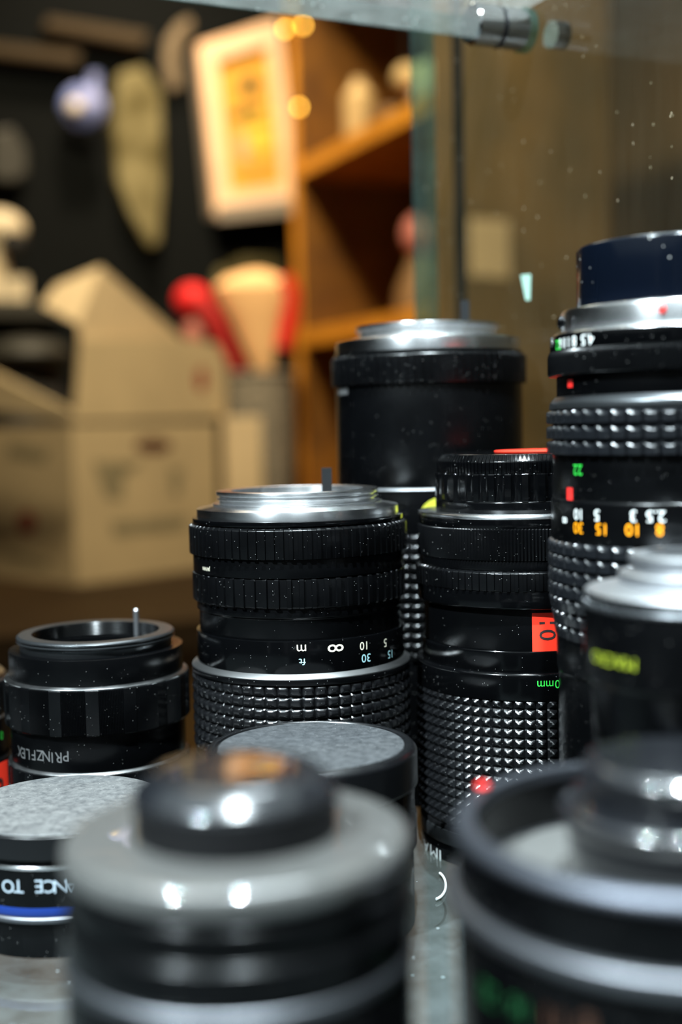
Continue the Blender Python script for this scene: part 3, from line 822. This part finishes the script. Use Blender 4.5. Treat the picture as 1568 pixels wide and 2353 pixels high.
# black bag inside box
p = at(60, 830, 1.70)
def bagf(a, t): return .9 + .07*math.sin(3*a+1) + .04*math.sin(5*t)
v, f = blob_vf((0, 0, .165), .066, .066, .165, 28, 16, bagf)
bg = empty('camera_bag', c0 + RD*.075 + LD_*.15 + Z*.005, 'black bag standing in the open cardboard box', 'bag')
link_mesh('bag_body', v, f, 'bag_black', bg)
v, f = blob_vf((0, -.006, .300), .062, .062, .026, 24, 10); link_mesh('bag_flap', v, f, 'bag_olive', bg)
bg.location = c0 + RD*.078 + LD_*.20 + Z*.0055

# --- shelf-like block and pale figure at the left
fp = at(45, 690, 1.95)
sr = empty('wall_ledge', (fp.x, fp.y, fp.z), 'dark wall ledge at the left carrying a pale figurine', 'ledge')
wd = (WB - Vector((fp.x, fp.y, 0))).dot(V)
v, f = box_vf(-U*.30 + Z*(-.025), U*.38, V*wd, Z*.025); link_mesh('ledge_board', v, f, 'bag_olive', sr, smooth=False)
fg = empty('figurine', (fp.x, fp.y, fp.z), 'pale cream figurine on a block at the left edge', 'figurine')
fg.location = fp + V*.06 + U*(-.02)
k = 1.98/F
v, f = box_vf(-U*62*k - V*.03, U*118*k, V*.06, Z*58*k); o = link_mesh('plinth', v, f, 'figure_cream', fg, smooth=False)
v, f = lathe_vf([(1e-5, 60*k), (30*k, 60*k), (34*k, 75*k), (28*k, 110*k), (34*k, 130*k), (1e-5, 131*k)], 28, c=(-12*k, 0, 0)); link_mesh('body', v, f, 'figure_cream', fg)
v, f = blob_vf((0, 0, 168*k), 66*k, 50*k, 46*k, 28, 16); link_mesh('head', v, f, 'figure_cream', fg)
v, f = blob_vf((46*k, -36*k, 130*k), 30*k, 26*k, 28*k, 20, 12); link_mesh('hair', v, f, 'bag_black', fg)
v, f = blob_vf((-52*k, -34*k, 120*k), 10*k, 8*k, 12*k, 14, 10); link_mesh('ear', v, f, 'item_pink', fg)

# --- framed print leaning on the back wall
n_w = V
pf = WB - V*.055
def wp(px, py, off=0): return on_plane(px, py, pf - V*off, n_w)
quad = [(457, 100), (640, 42), (688, 470), (497, 492)]
cen = sum((wp(*q) for q in quad), Vector())/4
fr = empty('picture_frame', cen, 'tilted picture in a pale wooden frame hanging on the dark back wall', 'picture')
def lerp2(q, s, t):
    a = Vector(q[0]).lerp(Vector(q[1]), s); b = Vector(q[3]).lerp(Vector(q[2]), s); r = a.lerp(b, t); return (r.x, r.y)
def region(s0, t0, s1, t1): return [lerp2(quad, s0, t0), lerp2(quad, s1, t0), lerp2(quad, s1, t1), lerp2(quad, s0, t1)]
def on_w(pts, off): return [wp(x, y, off) - cen for x, y in pts]
slab('backing', on_w(quad, 0), V*.050, 'frame_side', fr)
B = .20
for reg in ((0, 0, B, 1), (1-B*.8, 0, 1, 1), (B, 0, 1-B*.8, .12), (B, .88, 1-B*.8, 1)):
    slab('frame_bar', on_w(region(*reg), .014), V*.014, 'frame_wood', fr)
slab('mat_board', on_w(region(B, .12, 1-B*.8, .88), .004), V*.003, 'print_gold', fr)
pr = slab('print', on_w(region(.30, .24, .78, .82), .007), V*.002, 'print_gold', fr)
for (s, t, rs, rt, m) in ((.56, .31, .12, .05, 'print_dark'), (.50, .46, .20, .035, 'print_dark'), (.62, .60, .17, .10, 'print_yellow'), (.40, .64, .07, .09, 'print_grey'), (.62, .50, .2, .05, 'print_yellow')):
    slab('painted_shape', on_w([lerp2(quad, s+rs*math.cos(2*PI*i/20), t+rt*math.sin(2*PI*i/20)) for i in range(20)], .0085), V*.001, m, pr)
slab('lower_ledge', on_w([(500, 474), (690, 452), (690, 488), (503, 506)], .016), V*.016, 'frame_side', fr)

# --- bookcase along the right side
b0 = at(697, 985, 2.0); b0.z = FZ
BL, BD = .46, .26          # length towards the viewer, depth to the right wall
bc = empty('bookcase', b0, 'orange wooden bookcase with open shelves behind the glass panel', 'bookcase')
BH = 1.86
def bp(name, o, a, b, c, m): v, f = box_vf(o, a, b, c); return link_mesh(name, v, f, m, bc, smooth=False)
bp('side_panel', U*.003, U*(BD-.003), V*.024, Z*BH, 'wood_deep'); bp('lit_edge_strip', (0, 0, 0), U*.003, V*.024, Z*BH, 'wood_edge_lit')  # inner side carries painted shade, added front strip carries painted light
bp('side_panel', -V*BL, U*BD, V*.02, Z*BH, 'wood_dull')
bp('back_panel', U*(BD-.008) - V*(BL-.02), U*.008, V*(BL-.02), Z*BH, 'wood_back')
n0 = b0 - V*BL
pq = [on_plane(x, y, n0 - V*.0002, V) for x, y in ((1078, 500), (1170, 506), (1172, 640), (1080, 634))]
tag(slab('paper_notice', pq, -V*.0008, 'card_pale', org=sum(pq, Vector())/4), 'blank pale paper sheet pinned on the near end of the bookcase, seen through the glass', 'paper')
SH = {}
for nm, py in (('a', 790), ('b', 404), ('c', 1170)):
    z = at(700, py, 2.0).z - FZ - .004; SH[nm] = z
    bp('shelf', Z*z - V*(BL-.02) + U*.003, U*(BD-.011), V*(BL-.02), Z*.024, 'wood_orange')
    bp('lit_edge_strip', Z*z - V*(BL-.02), U*.003, V*(BL-.02), Z*.024, 'wood_edge_lit')  # added strip, painted paler as the lit shelf front
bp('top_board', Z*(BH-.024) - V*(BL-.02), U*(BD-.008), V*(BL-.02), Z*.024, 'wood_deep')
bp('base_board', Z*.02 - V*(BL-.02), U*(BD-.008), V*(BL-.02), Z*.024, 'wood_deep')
def on_shelf(nm, along, inn): return b0 + V*(-along) + U*inn + Z*(SH[nm]+.0243)
p = on_shelf('b', .13, .05); v, f = lathe_vf([(1e-5, 0), (.022, 0), (.024, .01), (.024, .075), (.012, .09), (.011, .10), (1e-5, .10)], 24)
o = link_mesh('vase', v, f, 'item_pale', None); o.location = p; tag(o, 'slim pale bottle on the upper bookcase shelf next to the far side panel', 'bottle')
p = on_shelf('b', .22, .06); v, f = lathe_vf([(1e-5, 0), (.03, 0), (.038, .02), (.036, .032), (.03, .03), (1e-5, .01)], 24)
o = link_mesh('bowl', v, f, 'item_brown', None); o.location = p; tag(o, 'low brown bowl between two pale objects on the upper bookcase shelf', 'bowl')
p = on_shelf('b', .33, .07); v, f = lathe_vf([(1e-5, 0), (.03, 0), (.036, .02), (.036, .055), (.028, .07), (1e-5, .072)], 24)
o = link_mesh('jar', v, f, 'item_white', None); o.location = p; tag(o, 'wide cream jar on the upper bookcase shelf beside the glass panel', 'jar')
o2 = empty('doll', on_shelf('a', .27, .08), 'small pink faced doll on the middle bookcase shelf', 'doll')
v, f = lathe_vf([(1e-5, 0), (.045, 0), (.04, .04), (.02, .085), (1e-5, .087)], 24); link_mesh('dress', v, f, 'item_brown', o2)
v, f = blob_vf((0, 0, .115), .032, .03, .034); link_mesh('head', v, f, 'item_pink', o2)
p = at(905, 175, 1.70); p = on_shelf('b', .31, .045)
# hanging round tag above jar
q = at(935, 180, 1.72)
ob = empty('bauble', (q.x, q.y, q.z), 'round amber bauble hanging from the bookcase top above the cream jar', 'bauble')
v, f = blob_vf((0, 0, 0), .019, .019, .019); link_mesh('ball', v, f, 'item_pale', ob)
v, f = tube_vf([(0, 0, .018), (0, 0, FZ+BH-.0246-q.z)], .0008, 6); link_mesh('cord', v, f, 'cord_dark', ob)

# --- fairy lights on the bookcase edge
for (x, y, lab) in ((655, 67, 'amber fairy light at the top corner of the picture, left one of the touching pair'), (697, 58, 'amber fairy light on the bookcase edge, right one of the touching pair'), (688, 246, 'amber fairy light on the bookcase edge alone below the pair')):
    p = at(x, y, 1.97); o = empty('fairy_light', p, lab, 'light', 'amber fairy lights on the bookcase edge')
    v, f = blob_vf((0, 0, 0), .0030, .0030, .0042, 12, 8); link_mesh('bulb', v, f, 'bulb_amber', o)
    v, f = lathe_vf([(1e-5, .0075), (.0022, .0075), (.0024, .0038), (1e-5, .0038)], 12); link_mesh('socket', v, f, 'cord_dark', o)
    q = b0 + V*.012 + U*(-.001); v, f = tube_vf([(0, 0, .007), ((q-p).x*.5, (q-p).y*.5, .014), ((q-p).x, (q-p).y, .010)], .0007, 6); link_mesh('wire', v, f, 'cord_dark', o)

# --- grey wicker basket with the red and cream ornament
bp0 = on_plane(606, 1132, (0, 0, CT), Z)
bp0 = at(600, 1120, 1.87); bp0.z = CT
bs = empty('basket', bp0, 'grey woven basket behind the cardboard box', 'basket')
hk = at(600, 862, 1.87).z - CT
v, f = lathe_vf([(1e-5, 0), (.043, 0), (.052, hk*.5), (.054, hk), (.050, hk), (.047, hk*.5), (.040, .004), (1e-5, .004)], 48); link_mesh('body', v, f, 'wicker', bs)
v, f = lathe_vf([(.056, hk-.004), (.058, hk), (.056, hk+.004), (.050, hk+.004), (.048, hk), (.050, hk-.004)], 48, closed=True); link_mesh('rim', v, f, 'wicker', bs)
pk = at(562, 1068, 1.75); pk.z = CT
o = box('small_carton', pk - Vector((.027, 0, 0)), (.052, .01, 0), (-.006, .03, 0), (0, 0, at(562, 958, 1.75).z - CT), 'card_pale', bevel=.002); tag(o, 'small cream carton between the cardboard box and grey basket', 'carton')
pk = at(545, 930, 1.66)
OD = 1.87
on_c = at(575, 745, OD)
orn = empty('ornament', bp0 + Z*.12, 'cream cone ornament with red trim sticking out of the grey basket', 'ornament')
def ol(px, py, dd=0): return at(px, py, OD+dd) - orn.location
def loft(secs, m, name, n=24, flat=.6):
    v, f = [], []
    for (px, py, rw) in secs:
        c = ol(px, py); r = rw*OD/F
        for i in range(n):
            a = 2*PI*i/n; v.append(c + Vector((r*math.cos(a), r*flat*math.sin(a), 0)))
    for j in range(len(secs)-1):
        for i in range(n): f.append((j*n+i, j*n+(i+1) % n, (j+1)*n+(i+1) % n, (j+1)*n+i))
    f.append(tuple(range(n-1, -1, -1))); b = (len(secs)-1)*n; f.append(tuple(range(b, b+n)))
    return link_mesh(name, v, f, m, orn)
loft([(590, 622, 20), (582, 636, 62), (578, 660, 86), (582, 690, 82), (588, 730, 64), (596, 790, 44), (604, 845, 26), (608, 872, 12), (609, 892, 4)], 'cream_felt', 'cone')
v, f = blob_vf(ol(443, 692), 43*OD/F, 36*OD/F, 40*OD/F); link_mesh('pompom', v, f, 'red_felt', orn)
tag(orn.children[-1], 'bright red ball')
v, f = tube_vf([ol(450, 690, -.01), ol(478, 715, -.02), ol(500, 755, -.02), ol(522, 805, -.015), ol(545, 850, -.005)], 20*OD/F, 12); link_mesh('trim', v, f, 'red_deep', orn)
v, f = tube_vf([ol(650, 640, -.01), ol(668, 672, -.005), ol(666, 740, .0), ol(650, 800, .0)], 21*OD/F, 12); link_mesh('trim', v, f, 'red_felt', orn)
v, f = blob_vf(ol(447, 765), 26*OD/F, 20*OD/F, 34*OD/F); link_mesh('tassel', v, f, 'item_pink', orn)

# --- things hanging on the back wall, left
def wall_pts(pts, off): return [on_plane(x, y, WB - V*off, V) for x, y in pts]
def hang(name, pts, m, label, cat, depth=.03):
    q = wall_pts(pts, depth+.0005); c = sum(q, Vector())/len(q)
    o = slab(name, [p-c for p in q], V*depth, m, None, bevel=.006); o.location = c
    return tag(o, label, cat)
hang('scarf', [(275, 165), (330, 150), (372, 210), (378, 400), (368, 560), (345, 570), (300, 490), (272, 420), (262, 300)], 'khaki', 'khaki scarf hanging on the dark back wall left of the picture', 'scarf', .04)
cc = wall_pts([(190, 245)], .05)[0]
rz = empty('rosette', cc, 'blue cloth rosette on the dark back wall at the upper left', 'rosette')
k = (cc-CAM).length/F
def rosf(a, t): return 1+.10*math.sin(7*a)
v, f = blob_vf((0, 0, 0), 46*k, 30*k, 42*k, 42, 14, rosf); link_mesh('petals', v, f, 'blue_cloth', rz)
v, f = blob_vf((-.008, -32*k, -.006), 16*k, 8*k, 16*k); link_mesh('centre', v, f, 'item_white', rz)
v, f = box_vf((14*k, -6*k, 20*k), (22*k, 0, 0), (0, 8*k, 0), (4*k, 0, 50*k)); link_mesh('ribbon', v, f, 'blue_cloth', rz, smooth=False)
hang('strap', [(378, 150), (382, 90), (412, 48), (440, 36), (446, 60), (424, 84), (412, 130), (420, 200), (392, 210)], 'strap_tan', 'tan strap looped on the back wall above the khaki scarf', 'strap', .02)
hang('plank', [(-60, 88), (-60, 122), (180, 150), (190, 118)], 'beam_brown', 'short brown plank at the upper left above the blue rosette', 'plank', .04)
hang('plank', [(110, 35), (100, 66), (330, 108), (345, 72)], 'beam_brown', 'longer brown plank at the upper left running down toward the scarf', 'plank', .04)
hang('hat', [(-20, 300), (30, 290), (62, 340), (66, 400), (30, 420), (-20, 410)], 'bag_olive', 'dark olive hat on the back wall above the pale figurine', 'hat', .05)
hang('canvas_pouch', [(505, 618), (560, 588), (640, 590), (650, 632), (600, 660), (500, 660)], 'khaki', 'dim khaki pouch on the back wall above the cream cone', 'pouch', .03)

# ================================================================== LIGHT
def area(name, loc, target, size, power, col, shape='DISK', size_y=None, spread=None):
    l = bpy.data.lights.new(name, 'AREA'); l.shape = shape; l.size = size
    if size_y: l.size_y = size_y
    l.energy = power; l.color = col
    if spread: l.spread = spread
    o = bpy.data.objects.new(name, l); C.objects.link(o); o.location = loc
    o.rotation_euler = (Vector(target)-Vector(loc)).to_track_quat('-Z', 'Y').to_euler()
    return o
COOL = (.84, .93, 1.0); WARM = (1.0, .72, .40)
area('ceiling_spot', (.02, -.12, 1.42), (.02, .30, .1), .04, 8, COOL, spread=math.radians(52))
area('ceiling_spot', (-.80, -.48, 1.40), (-.02, .3, .1), .04, 8, COOL, spread=math.radians(46))
area('overhead_fill', (.10, .95, 1.44), (.05, .40, 0), .40, 2.6, COOL, 'SQUARE', spread=math.radians(80))  # unseen overhead fill, added to put sheen on the lens tops
area('overhead_fill', (-.35, 1.75, 1.44), (-.1, .9, 0), .40, 2.2, (1, .86, .66), 'SQUARE')  # second unseen fill farther back, added for sheen on upward faces
for x, y, wd, L_ in ((-.70, -.70, .05, 1.0), (-.34, -.92, .10, .45), (-.08, -1.0, .04, 1.2), (.26, -.98, .12, .40), (.62, -.60, .06, 1.0), (.85, -.2, .10, .5)):  # unseen strips added behind the camera so the chrome has streaks to reflect
    area('chrome_fill_strip', (x, y, .32), (.02, .35, .18), wd, PI*L_*wd*.16, COOL, 'RECTANGLE', .7)
area('shop_lamp', (-.12, .98, 1.30), (-.25, 1.6, .05), .14, 13, (1.0, .82, .53), spread=math.radians(118))
area('picture_lamp', (-.26, 1.78, 1.36), (-.20, 2.2, .45), .08, 3.3, (1, .78, .52), spread=math.radians(75))
w = bpy.data.worlds.new('world'); sc.world = w; w.use_nodes = True
w.node_tree.nodes['Background'].inputs[0].default_value = (.50, .58, .62, 1)
w.node_tree.nodes['Background'].inputs[1].default_value = .07

sc.view_settings.view_transform = 'Standard'; sc.view_settings.look = 'None'
sc.view_settings.exposure = 0.0; sc.view_settings.gamma = 1.0
sc.view_settings.use_curve_mapping = False
sc.cycles.use_denoising = True
sc.cycles.max_bounces = 10; sc.cycles.transparent_max_bounces = 16
sc.cycles.sample_clamp_indirect = 6.0
